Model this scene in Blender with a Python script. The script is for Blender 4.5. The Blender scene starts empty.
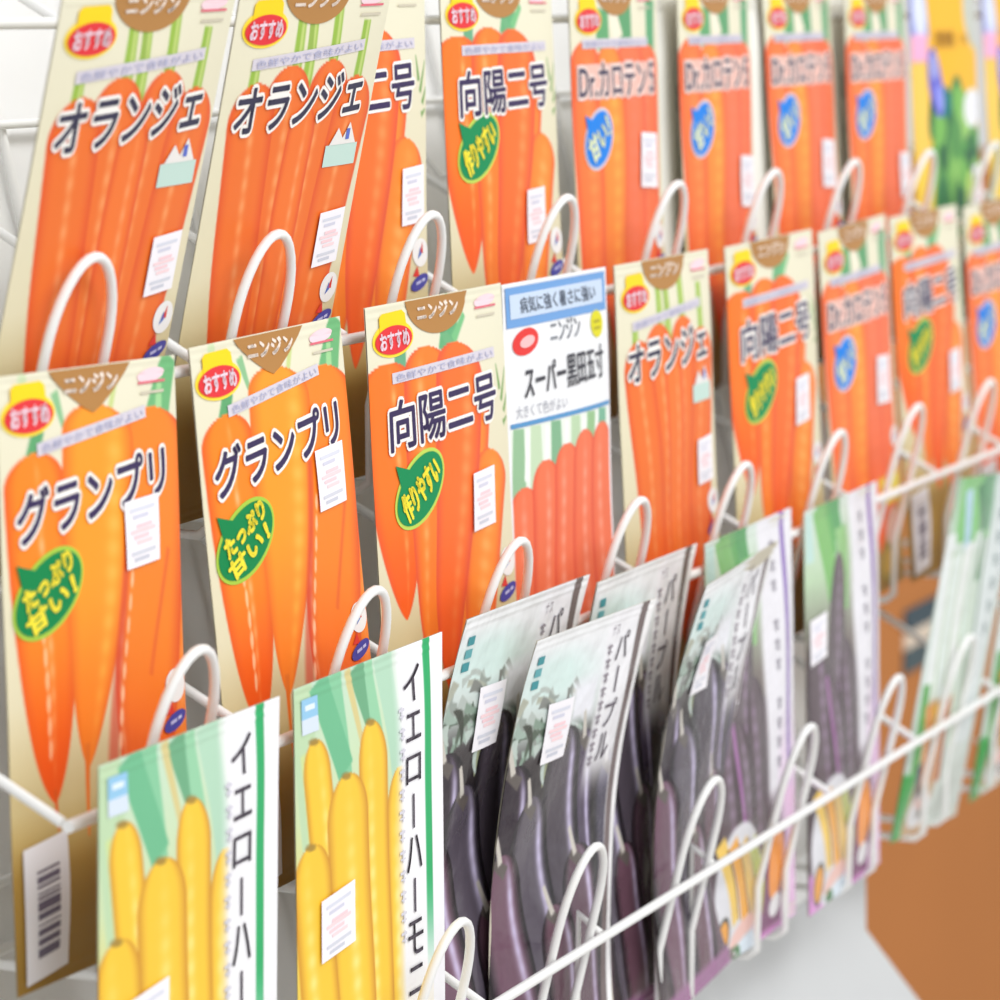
import bpy, math, random
import numpy as np
from mathutils import Matrix, Vector, Euler

S = bpy.context.scene
COL = S.collection
rnd = random.Random(5)

# ------------------------------------------------------------------ materials
def lin(c):
    c = np.asarray(c, float) / 255.0
    return np.where(c <= 0.04045, c / 12.92, ((c + 0.055) / 1.055) ** 2.4)

MATS = {}
def mat(name, rgb=(255, 255, 255), rough=0.4, spec=0.4, bump=0.0, bscale=60.0, attr=False, metallic=0.0, noise=0.0, wrinkle=False):
    if name in MATS:
        return MATS[name]
    m = bpy.data.materials.new(name)
    m.use_nodes = True
    nt = m.node_tree
    b = nt.nodes['Principled BSDF']
    b.inputs['Roughness'].default_value = rough
    b.inputs['Specular IOR Level'].default_value = spec
    b.inputs['Metallic'].default_value = metallic
    if attr:
        a = nt.nodes.new('ShaderNodeVertexColor')
        a.layer_name = 'print'
        nt.links.new(a.outputs['Color'], b.inputs['Base Color'])
    elif noise:
        tc = nt.nodes.new('ShaderNodeTexCoord')
        n = nt.nodes.new('ShaderNodeTexNoise')
        n.inputs['Scale'].default_value = bscale
        r = nt.nodes.new('ShaderNodeMix')
        r.data_type = 'RGBA'
        l = lin(rgb)
        r.inputs[6].default_value = (*(l * (1 - noise)), 1)
        r.inputs[7].default_value = (*np.clip(l * (1 + noise), 0, 1), 1)
        nt.links.new(tc.outputs['Object'], n.inputs['Vector'])
        nt.links.new(n.outputs['Fac'], r.inputs[0])
        nt.links.new(r.outputs[2], b.inputs['Base Color'])
    else:
        b.inputs['Base Color'].default_value = (*lin(rgb), 1)
    if bump:
        tc = nt.nodes.new('ShaderNodeTexCoord')
        n = nt.nodes.new('ShaderNodeTexNoise')
        n.inputs['Scale'].default_value = bscale
        n.inputs['Detail'].default_value = 3
        bp = nt.nodes.new('ShaderNodeBump')
        bp.inputs['Strength'].default_value = bump
        bp.inputs['Distance'].default_value = 0.004
        nt.links.new(tc.outputs['Object'], n.inputs['Vector'])
        nt.links.new(n.outputs['Fac'], bp.inputs['Height'])
        nt.links.new(bp.outputs['Normal'], b.inputs['Normal'])
    MATS[name] = m
    return m

PAPER = mat('printed_packet_film', rough=0.42, spec=0.2, bump=0.12, bscale=35, attr=True)
FILM = mat('crinkled_glossy_packet_film', rough=0.22, spec=0.55, bump=0.6, bscale=42, attr=True)
BACKM = mat('packet_back_paper', (205, 198, 178), 0.5, 0.3)
WIRE = mat('white_coated_wire', (240, 240, 238), 0.3, 0.5)
def ink(rgb):
    return mat('ink_%02x%02x%02x' % tuple(rgb), rgb, 0.45, 0.2)

# ------------------------------------------------------------------ painting a print
def sstep(a):
    a = np.clip(a, 0, 1)
    return a * a * (3 - 2 * a)

class Art:
    """a printed sheet in millimetres, x to the right, y down from the top edge"""
    def __init__(self, W, H, base, res=0.65):
        self.W, self.H = W, H
        self.nx, self.ny = int(W / res) + 1, int(H / res) + 1
        self.px = res
        self.X, self.Y = np.meshgrid(np.linspace(0, W, self.nx), np.linspace(0, H, self.ny))
        self.c = np.empty((self.ny, self.nx, 3))
        if isinstance(base, list):
            ys = [b[0] for b in base]
            for k in range(3):
                self.c[..., k] = np.interp(self.Y, ys, [b[1][k] for b in base])
        else:
            self.c[:] = base
        self.rs = np.random.RandomState(3)
    def put(self, a, col):
        a = np.clip(a, 0, 1)[..., None]
        self.c = self.c * (1 - a) + np.asarray(col, float) * a
    def rect(self, x0, y0, x1, y1, col, soft=0.6, a=1.0):
        m = np.minimum(np.minimum(self.X - x0, x1 - self.X), np.minimum(self.Y - y0, y1 - self.Y))
        self.put(a * np.clip(m / soft + 0.5, 0, 1), col)
    def ell(self, cx, cy, rx, ry, col, rot=0.0, soft=0.08, a=1.0):
        c, s = math.cos(math.radians(rot)), math.sin(math.radians(rot))
        u = ((self.X - cx) * c + (self.Y - cy) * s) / rx
        v = (-(self.X - cx) * s + (self.Y - cy) * c) / ry
        d = 1 - np.sqrt(u * u + v * v)
        self.put(a * np.clip(d / soft + 0.5, 0, 1), col)
    def strip(self, x0, y0, x1, y1, w0, w1, col, bend=0.0, a=1.0, soft=None):
        dx, dy = x1 - x0, y1 - y0
        L = math.hypot(dx, dy)
        t = ((self.X - x0) * dx + (self.Y - y0) * dy) / L ** 2
        off = ((self.X - x0) * dy - (self.Y - y0) * dx) / L - bend * 4 * t * (1 - t)
        w = w0 + (w1 - w0) * np.clip(t, 0, 1)
        m = np.clip((w - np.abs(off)) / (soft or self.px) + 0.5, 0, 1)
        m = m * np.clip(t * L / self.px + 0.5, 0, 1) * np.clip((1 - t) * L / self.px + 0.5, 0, 1)
        self.put(a * m, col)
    def root(self, x0, y0, x1, y1, w, base, dark, light, hl=-0.2, hw=0.16, bend=0.0, sh=0.09, taper=2.6, tip=None, rings=0.0, dots=.28, edge=.55):
        """a drawn carrot / aubergine: rounded shoulder, long taper, printed shading across"""
        dx, dy = x1 - x0, y1 - y0
        L = math.hypot(dx, dy)
        t = ((self.X - x0) * dx + (self.Y - y0) * dy) / L ** 2
        off = ((self.X - x0) * dy - (self.Y - y0) * dx) / L - bend * 4 * t * (1 - t)
        tc = np.clip(t, 0, 1)
        prof = np.sqrt(np.clip(1 - (1 - np.clip(tc / sh, 0, 1)) ** 2, 0, 1)) * np.clip(1 - tc ** taper, 0, 1) ** 0.75
        wv = np.maximum(w * prof, 1e-3)
        e = off / wv
        al = np.clip((wv - np.abs(off)) / self.px + 0.5, 0, 1) * ((t > 0) & (t < 1))
        base, dark, light = (np.asarray(v, float) for v in (base, dark, light))
        if base[0] > 225 and base[1] < 150:              # press orange, a little yellower
            base, dark = base + (-2, 9, -6), dark + (0, 7, -4)
        col = np.broadcast_to(base, self.c.shape).copy()
        if tip is not None:
            k = (sstep((tc - 0.45) / 0.5))[..., None]
            col = col * (1 - k) + np.asarray(tip, float) * k
        k = (np.clip((np.abs(e) - edge) / (1 - edge), 0, 1) ** 1.6)[..., None]
        col = col * (1 - k) + dark * k
        k = np.exp(-((e - hl) / hw) ** 2) * np.clip(tc * 7, 0, 1) * (1 - tc ** 3)
        k = k * (1 - dots + dots * np.sin(t * L * 0.9 + x0))
        k = k[..., None] * 0.85
        col = col * (1 - k) + light * k
        if rings:
            r = (np.sin(t * L * 1.9 + 2 * np.sin(e * 2)) > 0.93) * rings
            col = col * (1 - r[..., None]) + dark * r[..., None]
        a = np.clip(al, 0, 1)[..., None]
        self.c = self.c * (1 - a) + col * a

# ------------------------------------------------------------------ packet surface
class Shape:
    """bent, slightly pillowed pouch surface; (x, y) in print millimetres -> local metres"""
    def __init__(self, W=100., H=170., curl=0.0, bulge=2.2, wr=0.3, seed=1, pivot=0.35):
        self.W, self.H, self.b, self.wr = W, H, bulge, wr
        s = np.linspace(0, H, 240)
        th = np.radians(curl) * (s / H - pivot)
        th = th - 0.0
        self.s = s
        self.th = th
        self.ys = np.concatenate([[0], np.cumsum(-np.sin(th[:-1]) * np.diff(s))])
        self.zs = np.concatenate([[0], np.cumsum(np.cos(th[:-1]) * np.diff(s))])
        r = np.random.RandomState(seed)
        self.w = [(r.uniform(.02, .09), r.uniform(.01, .05), r.uniform(0, 6.3), r.uniform(.4, 1)) for _ in range(5)]
    def map(self, x, y, off=0.0, back=False):
        x = np.asarray(x, float); y = np.asarray(y, float)
        s = self.H - y
        th = np.interp(s, self.s, self.th)
        yy = np.interp(s, self.s, self.ys)
        zz = np.interp(s, self.s, self.zs)
        u = np.clip(2 * x / self.W - 1, -1, 1)
        v = np.clip(np.minimum(s - 6, self.H - 5 - s) / 30, 0, 1)
        env = (1 - u ** 2) ** 0.75 * np.sin(v * np.pi / 2)
        b = self.b * env
        if back:
            b = -0.9 * env
        else:
            for a1, a2, ph, k in self.w:
                b = b + self.wr * k * np.sin(a1 * x + a2 * y * 2 + ph) * (0.25 + 0.75 * env)
            b = b + 0.12 * np.sin(s * 2.2) * ((s < 6) | (s > self.H - 5)) * (np.abs(u) < 0.98)
        n = b + off
        return np.stack([x - self.W / 2, yy - np.cos(th) * n, zz - np.sin(th) * n], -1) / 1000.0

def link_mesh(name, verts, faces, mats, mi=None, parent=None, smooth=True):
    me = bpy.data.meshes.new(name)
    me.from_pydata([tuple(v) for v in verts], [], [tuple(f) for f in faces])
    for m in mats:
        me.materials.append(m)
    if mi is not None:
        me.polygons.foreach_set('material_index', np.asarray(mi, np.int32))
    me.polygons.foreach_set('use_smooth', np.full(len(me.polygons), smooth))
    me.update()
    return link(name, me, parent)

def link(name, me, parent=None):
    o = bpy.data.objects.new(name, me)
    COL.objects.link(o)
    if parent is not None:
        o.parent = parent
    return o

def grid_faces(nx, ny, base=0, flip=False):
    i, j = np.meshgrid(np.arange(nx - 1), np.arange(ny - 1))
    a = (j * nx + i).ravel() + base
    q = np.stack([a, a + nx, a + nx + 1, a + 1], 1)
    return q[:, ::-1] if flip else q

def pouch_mesh(name, art, shape, material):
    F = shape.map(art.X, art.Y).reshape(-1, 3)
    bx, by = np.meshgrid(np.linspace(0, art.W, 14), np.linspace(0, art.H, 40))
    B = shape.map(bx, by, off=-0.35, back=True).reshape(-1, 3)
    V = np.concatenate([F, B])
    f1 = grid_faces(art.nx, art.ny)
    f2 = grid_faces(14, 40, len(F), True)
    Q = np.concatenate([f1, f2])
    me = bpy.data.meshes.new(name)
    me.vertices.add(len(V)); me.vertices.foreach_set('co', V.ravel().astype(np.float32))
    me.loops.add(len(Q) * 4); me.loops.foreach_set('vertex_index', Q.ravel().astype(np.int32))
    me.polygons.add(len(Q)); me.polygons.foreach_set('loop_start', np.arange(0, len(Q) * 4, 4, dtype=np.int32))
    me.materials.append(material); me.materials.append(BACKM)
    me.polygons.foreach_set('material_index', np.concatenate([np.zeros(len(f1)), np.ones(len(f2))]).astype(np.int32))
    me.polygons.foreach_set('use_smooth', np.ones(len(Q), bool))
    me.update(calc_edges=True)
    ca = me.color_attributes.new('print', 'FLOAT_COLOR', 'POINT')
    c = np.ones((len(V), 4), np.float32)
    c[:len(F), :3] = lin(np.clip(art.c, 0, 255)).reshape(-1, 3)
    ca.data.foreach_set('color', c.ravel())
    return me

# ------------------------------------------------------------------ lettering and flat marks on a print
GL = {}
def glyphs(body, off):
    k = (body, round(off, 4))
    if k not in GL:
        cu = bpy.data.curves.new('lettering', 'FONT')
        cu.body = body; cu.offset = off; cu.resolution_u = 3
        o = bpy.data.objects.new('lettering', cu)
        COL.objects.link(o)
        dg = bpy.context.evaluated_depsgraph_get()
        me = bpy.data.meshes.new_from_object(o.evaluated_get(dg))
        v = np.array([x.co[:2] for x in me.vertices]).reshape(-1, 2)
        f = [tuple(p.vertices) for p in me.polygons]
        bpy.data.objects.remove(o); bpy.data.curves.remove(cu); bpy.data.meshes.remove(me)
        GL[k] = (v, f)
    return GL[k]

class Print:
    """flat printed marks on one packet part, kept as layered polygons in print millimetres"""
    def __init__(self):
        self.v, self.l, self.f, self.m, self.mats = [], [], [], [], []
        self.n = 0
    def mi(self, rgb):
        m = ink(rgb)
        if m not in self.mats:
            self.mats.append(m)
        return self.mats.index(m)
    def add(self, v, f, rgb, layer):
        k = self.mi(rgb)
        self.v.append(np.asarray(v, float)); self.l.append(np.full(len(v), float(layer)))
        self.f += [tuple(i + self.n for i in q) for q in f]
        self.m += [k] * len(f)
        self.n += len(v)
    def poly(self, pts, rgb, layer=0):
        self.add(pts, [tuple(range(len(pts)))], rgb, layer)
    def fan(self, pts, rgb, layer=0):
        c = np.mean(pts, 0)
        n = len(pts)
        self.add(np.vstack([pts, [c]]), [(i, (i + 1) % n, n) for i in range(n)], rgb, layer)
    def rect(self, x0, y0, x1, y1, rgb, layer=0, slant=0.0):
        n = max(1, int(abs(x1 - x0) / 6)); m = max(1, int(abs(y1 - y0) / 6))
        gx, gy = np.meshgrid(np.linspace(x0, x1, n + 1), np.linspace(y0, y1, m + 1))
        gy = gy + (gx - x0) * slant
        self.add(np.stack([gx.ravel(), gy.ravel()], 1), grid_faces(n + 1, m + 1), rgb, layer)
    def ell(self, cx, cy, rx, ry, rgb, layer=0, rot=0.0, n=40):
        a = np.linspace(0, 2 * np.pi, n, endpoint=False)
        c, s = math.cos(math.radians(rot)), math.sin(math.radians(rot))
        x, y = rx * np.cos(a), ry * np.sin(a)
        self.fan(np.stack([cx + x * c - y * s, cy + x * s + y * c], 1), rgb, layer)
    def text(self, body, box, rgb, layer=1, bold=0.0, outline=0.0, orgb=(250, 246, 240), rise=0.0, rot=0.0):
        """box = x0, y0, x1, y1 (millimetres); rise shears the line upwards to the right; rot turns it about the box centre"""
        x0, y0, x1, y1 = box
        bv, _ = glyphs(body, 0.0)
        if not len(bv):
            return
        lo, hi = bv.min(0), bv.max(0)
        sx, sy = (x1 - x0) / (hi[0] - lo[0]), (y1 - y0) / max(hi[1] - lo[1], 1e-6)
        sc = math.sqrt(abs(sx * sy))
        v, f = glyphs(body, 0.0)
        for grow, col, ly, n in ([(outline + bold, orgb, layer, 12)] if outline else []) + [(bold * .8, rgb, layer + 1, 6)]:
            ring = [(0.0, 0.0)] + ([(grow * math.cos(2 * math.pi * i / n), grow * math.sin(2 * math.pi * i / n)) for i in range(n)] if grow > .04 else [])
            for ox, oy in ring:                              # thicken the strokes evenly all round
                q = np.stack([x0 + ox + (v[:, 0] - lo[0]) * sx, y1 + oy - (v[:, 1] - lo[1]) * sy], 1)
                q[:, 1] -= (q[:, 0] - (x0 + x1) / 2) * rise
                if rot:
                    c = np.array([(x0 + x1) / 2, (y0 + y1) / 2]); a = math.radians(rot)
                    d = q - c
                    q = c + np.stack([d[:, 0] * math.cos(a) - d[:, 1] * math.sin(a), d[:, 0] * math.sin(a) + d[:, 1] * math.cos(a)], 1)
                self.add(q, f, col, ly)
    def column(self, body, x, y0, size, pitch, rgb, layer=1, bold=0.0, outline=0.0, lean=0.0):
        for i, ch in enumerate(body):
            yc = y0 + i * pitch
            xc = x + lean * i
            if ch == 'ー':
                self.rect(xc - 0.55 - bold, yc - size * .45, xc + 0.55 + bold, yc + size * .45, rgb, layer + 1)
            elif ch == '・':                     # small print, too fine to read
                h = size * .4
                self.rect(xc - h, yc - h * .8, xc + h, yc - h * .35, rgb, layer + 1)
                self.rect(xc - h * .25 + (i % 3) * .3, yc - h, xc + h * .25 + (i % 3) * .3, yc + h, rgb, layer + 1)
                self.rect(xc - h * .8, yc + h * .3, xc + h * .9, yc + h * .6, rgb, layer + 1)
            elif ch != ' ':
                w = size * (0.5 if ch in 'イ' else 0.46)
                h = size * (0.36 if ch in '二ニエロ' else 0.46)
                self.text(ch, (xc - w, yc - h, xc + w, yc + h), rgb, layer, bold, outline)
    def mesh(self, name, shape, lift=0.0, dx=0.0, dy=0.0):
        V = np.concatenate(self.v); L = np.concatenate(self.l)
        P = shape.map(V[:, 0] + dx, V[:, 1] + dy, off=0.28 + lift + 0.13 * L)
        me = bpy.data.meshes.new(name)
        me.from_pydata([tuple(p) for p in P], [], self.f)
        for m in self.mats:
            me.materials.append(m)
        me.polygons.foreach_set('material_index', np.asarray(self.m, np.int32))
        me.polygons.foreach_set('use_smooth', np.ones(len(self.f), bool))
        me.update()
        return me

INK = (58, 46, 88)
WHITE = (250, 247, 243)

# ---- marks shared by the carrot packets
def heading_tab(pointed=False):
    p = Print()
    if pointed:
        pts = [(27, 0.3), (73, 0.3), (70, 3), (62, 8), (55, 11.5), (50, 13.2), (45, 11.5), (38, 8), (30, 3)]
    else:
        a = np.linspace(0, np.pi, 24)
        pts = [(27, 0.3), (73, 0.3)] + [(50 + 22 * math.cos(t), 1 + 11.5 * math.sin(t)) for t in a[1:-1]]
    p.fan(np.array(pts), (178, 128, 70), 0)
    p.text('ニンジン', (35, 2.3, 65, 7.2), (244, 228, 214), 1, bold=0.35)
    return p
def brand_badge(x=17.0, y=13.0):
    p = Print()
    p.ell(x, y, 14.0, 5.9, (252, 222, 60), 0, -2)
    p.fan(np.array([(x - 9, y - 2), (x - 8.6, y - 7.4), (x - 6.5, y - 8.6), (x + 7.5, y - 8.9), (x + 9.4, y - 7.6), (x + 9.8, y - 2)]), (250, 212, 20), 1)
    p.ell(x, y + .3, 12.6, 4.6, (226, 52, 58), 2, -2)
    p.text('おすすめ', (x - 9.8, y - 2.4, x + 9.8, y + 2.9), (250, 222, 234), 3, bold=0.3, rise=0.03)
    return p
def slogan(x0=16, x1=82, y=20.5, rise=0.05):
    p = Print()
    p.rect(x0, y - 1.7 + 1.6, x1, y + 1.9 + 1.6, (214, 208, 218), 0, -rise)
    yc = y + 1.7 - rise * (x1 - x0) / 2
    p.text('色鮮やかで食味がよい', (x0 + 2, yc - 1.2, x1 - 2, yc + 1.3), (176, 178, 206), 1, rise=rise)
    return p
def corner_logo(x=86, y=4.5):
    p = Print()
    p.ell(x, y, 8, 2.0, (246, 214, 222), 0, -4)
    p.rect(x - 8, y + 1.7, x + 8, y + 2.4, (224, 110, 125), 1)
    p.rect(x - 7, y + 4.6, x + 7, y + 5.4, (206, 198, 178), 1)
    return p
def price_sticker(x0, y0, x1, y1, slant=-0.05):
    p = Print()
    p.rect(x0, y0, x1, y1, (247, 244, 249), 0, slant)
    w = x1 - x0; h = y1 - y0
    k = 0
    for fy, c in ((.12, (220, 222, 234)), (.22, (214, 214, 230)), (.36, (248, 212, 218)), (.44, (250, 218, 222)), (.52, (248, 212, 218)), (.60, (250, 220, 224)), (.76, (214, 216, 226)), (.85, (206, 208, 220))):
        a = 0.14 + 0.08 * ((k * 7) % 3); b = 0.86 - 0.1 * ((k * 5) % 3)
        p.rect(x0 + w * a, y0 + h * fy, x0 + w * b, y0 + h * (fy + .055), c, 1, slant)
        k += 1
    return p
def bubble(x, y, rx, ry, rot, rgb, lines, ring=(168, 205, 70), txt=(250, 232, 60)):
    p = Print()
    for grow, col, ly in ((1.3, ring, 0), (0.0, rgb, 1)):
        a = np.linspace(0, 2 * np.pi, 48, endpoint=False)
        X = (rx + grow) * np.cos(a); Y = (ry + grow) * np.sin(a)
        c, s = math.cos(math.radians(rot)), math.sin(math.radians(rot))
        P = np.stack([x + X * c - Y * s, y + X * s + Y * c], 1)
        p.fan(P, col, ly)
    # pointed tail at the upper end on the side of the first word
    p.poly([(x - rx * .86, y - ry * 1.0), (x - rx * .72, y - ry * .2), (x - rx * .28, y - ry * .72)], rgb, 1)
    n = len(lines)
    for i, t in enumerate(lines):
        h = ry * (1.05 if n == 1 else 0.62)
        cy = y + (i - (n - 1) / 2) * ry * 0.78
        cx = x + (i - (n - 1) / 2) * 1.0
        w = rx * (0.78 if n == 1 else 0.74)
        d = math.radians(rot)
        p.text(t, (cx - w, cy - h / 2, cx + w, cy + h / 2), txt, 2, bold=0.55, rot=rot)
    return p
def quality_mark(x=93, y=92):
    p = Print()
    p.ell(x, y, 6.5, 5.0, (240, 238, 236), 0)
    p.poly([(x - 2.5, y + 2.2), (x - .5, y - 1.8), (x + .6, y + .6)], (70, 110, 190), 1)
    p.poly([(x - .8, y + .2), (x + 1.6, y - 3.6), (x + 1.8, y + .4)], (215, 60, 50), 1)
    p.poly([(x - 7, y + 8.0), (x - 3, y + 4.6), (x - 1.5, y + 8.4)], (220, 60, 50), 0)
    p.ell(x - 1.5, y + 10.4, 7.6, 2.5, (70, 70, 160), 1, -12)
    p.rect(x - 5, y + 10.2, x - .8, y + 11.2, (190, 190, 230), 2, -.15); p.rect(x, y + 9.4, x + 2.6, y + 10.4, (200, 200, 236), 2, -.15)
    return p
def barcode(x0=4, y0=130, x1=26, y1=168):
    p = Print()
    p.rect(x0, y0, x1, y1, (238, 236, 240), 0, -0.1)
    r = random.Random(8); y = y0 + 7
    while y < y1 - 7:
        h = r.choice((.5, .8, 1.2, 1.8, 2.6)); g = r.choice((.6, .9, 1.3))
        p.rect(x0 + 6, y, x1 - 5, min(y + h, y1 - 6), (112, 104, 122), 1, -0.1)
        y += h + g
    return p

CREAM = [(0, (231, 227, 203)), (90, (226, 217, 184)), (120, (210, 192, 140)), (138, (178, 142, 72)), (170, (160, 124, 56))]
D = {}      # design name -> (art, {part name: Print}, material, W)

def d_plump():
    a = Art(100, 170, CREAM)
    a.strip(97, 0, 87, 18, 4.0, 7.0, (110, 180, 120)); a.strip(91, 4, 88, 17, 1.2, 2.2, (160, 212, 150))
    a.strip(13, 0, 15, 10, 2.0, 3, (205, 222, 180)); a.strip(20, 15, 15, 24, 3, 3, (95, 165, 110)); a.strip(30, 6, 33, 16, 2.2, 1, (140, 190, 140))
    a.strip(66, 2, 60, 13, 1.6, 1.2, (200, 214, 140))
    og, dk, lt = (252, 124, 42), (232, 84, 34), (255, 176, 88)
    a.root(16, 22, 22, 120, 15, (248, 126, 38), dk, (255, 190, 136), hl=0.1, hw=.09, tip=(242, 88, 22), taper=4.5)
    a.root(99, 42, 86, 158, 19, (247, 122, 44), (228, 84, 40), (252, 150, 76), hl=.3, taper=3.6, tip=(242, 94, 30))
    a.root(85, 14, 70, 146, 22, (248, 124, 42), (226, 78, 42), (255, 196, 156), hl=-.84, hw=.06, taper=3.6, tip=(244, 92, 28))
    a.root(53, 11, 40, 113, 20, (252, 146, 44), (236, 102, 36), (255, 186, 80), hl=0.45, hw=.2, taper=2.4, tip=(250, 130, 34))
    a.strip(40, 106, 38, 132, 1.5, .4, (236, 120, 40)); a.strip(22, 116, 23, 128, 1.0, .3, (226, 90, 30)); a.strip(66, 128, 60, 150, 1.2, .4, (150, 80, 40))
    a.strip(66, 42, 53, 118, 1.3, 3.0, (214, 72, 50), a=.65, soft=2.5); a.strip(91, 56, 78, 92, 1.2, 1.0, (226, 86, 44), a=.6, soft=2)
    for i in range(9):
        a.ell(68 - 1.2 * i, 56 + 6.5 * i, .9, 2.6, (255, 206, 170), 8, .5, .8)
    for i in range(6):
        a.ell(17.5 + .5 * i, 72 + 6.5 * i, .9, 3.0, (255, 214, 176), 0, .5, .75)
    p = {}
    p['heading_tab'] = heading_tab(True); p['brand_badge'] = brand_badge(15, 11.3)
    p['slogan_band'] = slogan(18, 80, 19.5, 0.10); p['corner_logo'] = corner_logo(85, 4.8)
    t = Print(); t.text('グランプリ', (7, 29, 89, 43), INK, 1, bold=0.5, outline=1.05, rise=0.09); p['title_lettering'] = t
    p['variety_badge'] = bubble(21, 61, 17.5, 9.2, -24, (0, 132, 72), ['たっぷり', '甘い！'])
    p['price_sticker'] = price_sticker(69, 40, 90, 59.5)
    p['quality_mark'] = quality_mark(92.5, 97); p['barcode_label'] = barcode()
    return a, p, PAPER
def d_slant():
    a = Art(100, 170, CREAM)
    a.strip(22, 12, 20, 22, 3.5, 4, (105, 170, 130)); a.strip(62, 2, 54, 20, 5, 6, (100, 172, 120)); a.strip(70, 8, 60, 16, 1.2, 2, (120, 190, 130)); a.strip(47, 6, 58, 18, 1.2, 2.5, (110, 175, 125))
    for q in ((94, 40, 99, 29), (96, 44, 100, 38), (93, 36, 91, 27), (95, 48, 99, 46)):
        a.strip(*q, 1.1, .3, (120, 160, 90))
    og, dk = (250, 122, 46), (234, 82, 50)
    a.root(10, 19, 16, 104, 16, (249, 112, 44), dk, (255, 180, 110), hl=0.25, hw=.1, tip=(244, 96, 30), taper=3.4)
    a.root(72, 26, 54, 122, 14, (250, 130, 56), dk, (255, 176, 96), hl=-.2, taper=2.6)
    a.root(85, 56, 58, 146, 13.5, (250, 128, 50), (232, 88, 54), (255, 176, 96), hl=.1, hw=.35, taper=2.8, tip=(248, 112, 38))
    a.root(40, 16, 32, 124, 17, (249, 118, 48), (228, 76, 56), (255, 180, 110), hl=-.35, hw=.14, taper=2.5)
    a.root(64, 17, 42, 132, 17, (246, 104, 50), (228, 76, 60), (252, 150, 84), hl=.35, hw=.2, taper=2.6, tip=(248, 100, 40))
    p = {}
    p['heading_tab'] = heading_tab(); p['brand_badge'] = brand_badge(17, 11.5)
    p['slogan_band'] = slogan(14, 90, 22.6, 0.02); p['corner_logo'] = corner_logo(86, 4.8)
    t = Print(); t.text('向陽二号', (11, 30.5, 88, 46.5), INK, 1, bold=0.45, outline=0.95, rise=0.04); p['title_lettering'] = t
    p['variety_badge'] = bubble(28, 62, 17, 9.2, -28, (10, 138, 82), ['作りやすい'], ring=(190, 215, 90))
    p['price_sticker'] = price_sticker(72, 58, 90, 78)
    p['quality_mark'] = quality_mark(93, 96); p['barcode_label'] = barcode()
    return a, p, PAPER
def d_upright():
    a = Art(100, 170, CREAM)
    for x, y0 in ((16, 24), (50, 8), (66, 2), (86, 12), (42, 6)):
        a.strip(x, y0, x - 1, y0 + 24, 2.6, 3.2, (150, 186, 70)); a.strip(x + 1, y0, x, y0 + 22, .8, 1, (190, 210, 120))
    a.strip(48, 10, 49, 22, 1.5, 1.5, (150, 180, 80))
    dk = (226, 78, 42)
    for i, (x, y, x1, y1, w) in enumerate(((38, 25, 44, 158, 14), (66, 24, 57, 158, 14), (17, 30, 33, 156, 13.5), (87, 30, 70, 156, 13.5))):
        a.root(x, y, x1, y1, w, (240, 106, 50), dk, (248, 162, 102), hl=(0.1, -.2, .05, -.1)[i], hw=.13, taper=3.6, tip=(240, 92, 40))
    a.root(52, 38, 50, 150, 9, (244, 110, 52), dk, (252, 160, 104), hl=.3, hw=.14, taper=3.4)
    p = {}
    p['heading_tab'] = heading_tab(); p['brand_badge'] = brand_badge(18, 13.2)
    p['slogan_band'] = slogan(13, 86, 22.5, 0.06); p['corner_logo'] = corner_logo(87, 5.2)
    t = Print(); t.text('オランジェ', (8, 29.5, 90, 43.5), (58, 56, 80), 1, bold=0.4, outline=1.05, rise=0.05); p['title_lettering'] = t
    q = Print(); q.rect(71, 52, 94, 59, (196, 222, 212), 0); q.poly([(73, 52), (78, 46.5), (82, 50), (86, 45), (92, 52)], (236, 232, 228), 1); q.rect(84, 47, 86.5, 50.5, (90, 110, 200), 2); p['scene_inset'] = q
    p['price_sticker'] = price_sticker(75, 74, 93, 92)
    p['quality_mark'] = quality_mark(92, 100)
    return a, p, PAPER
def d_salmon():
    a = Art(100, 170, CREAM)
    a.strip(34, 10, 32, 26, 7, 7, (96, 165, 110)); a.strip(62, 0, 58, 24, 8, 7, (92, 158, 108)); a.strip(92, 6, 88, 26, 5, 5, (96, 165, 118)); a.strip(44, 4, 50, 22, 3, 6, (240, 232, 210))
    for i, (x, w, c, l) in enumerate(((13, 14, (246, 112, 66), (255, 150, 80)), (82, 15, (244, 104, 72), (246, 130, 90)), (62, 16, (244, 108, 78), (248, 124, 88)), (38, 15, (250, 132, 58), (255, 172, 74)))):
        a.root(x, 22 + 2 * (i % 2), x + (50 - x) * .12, 152, w, c, (234, 82, 62), l, hl=(.1, -.2, .1, .2)[i], hw=.3, taper=5, sh=.07, tip=(246, 100, 46))
    a.rect(62, 118, 95, 131, (240, 222, 80), 2); a.ell(80, 142, 12, 9, (240, 196, 180)); a.ell(74, 158, 11, 9, (170, 150, 70)); a.ell(74, 158, 7, 6, (214, 176, 80))
    p = {}
    p['heading_tab'] = heading_tab(); p['brand_badge'] = brand_badge(18, 14)
    p['slogan_band'] = slogan(10, 84, 21.5, 0.0); p['corner_logo'] = corner_logo(84, 4.6)
    t = Print(); t.rect(4, 31, 91, 44.5, (240, 190, 176), 0); t.text('Dr.カロテン５', (6, 31, 90, 44), (76, 72, 96), 1, bold=0.3, outline=1.3, orgb=(240, 214, 206)); p['title_lettering'] = t
    p['variety_badge'] = bubble(23, 60, 14, 9.5, -30, (20, 128, 226), ['甘い！'], ring=(214, 206, 214), txt=(232, 240, 190))
    p['price_sticker'] = price_sticker(74, 62, 96, 84, 0.06)
    p['quality_mark'] = quality_mark(92, 102); p['barcode_label'] = barcode()
    return a, p, PAPER
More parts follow.
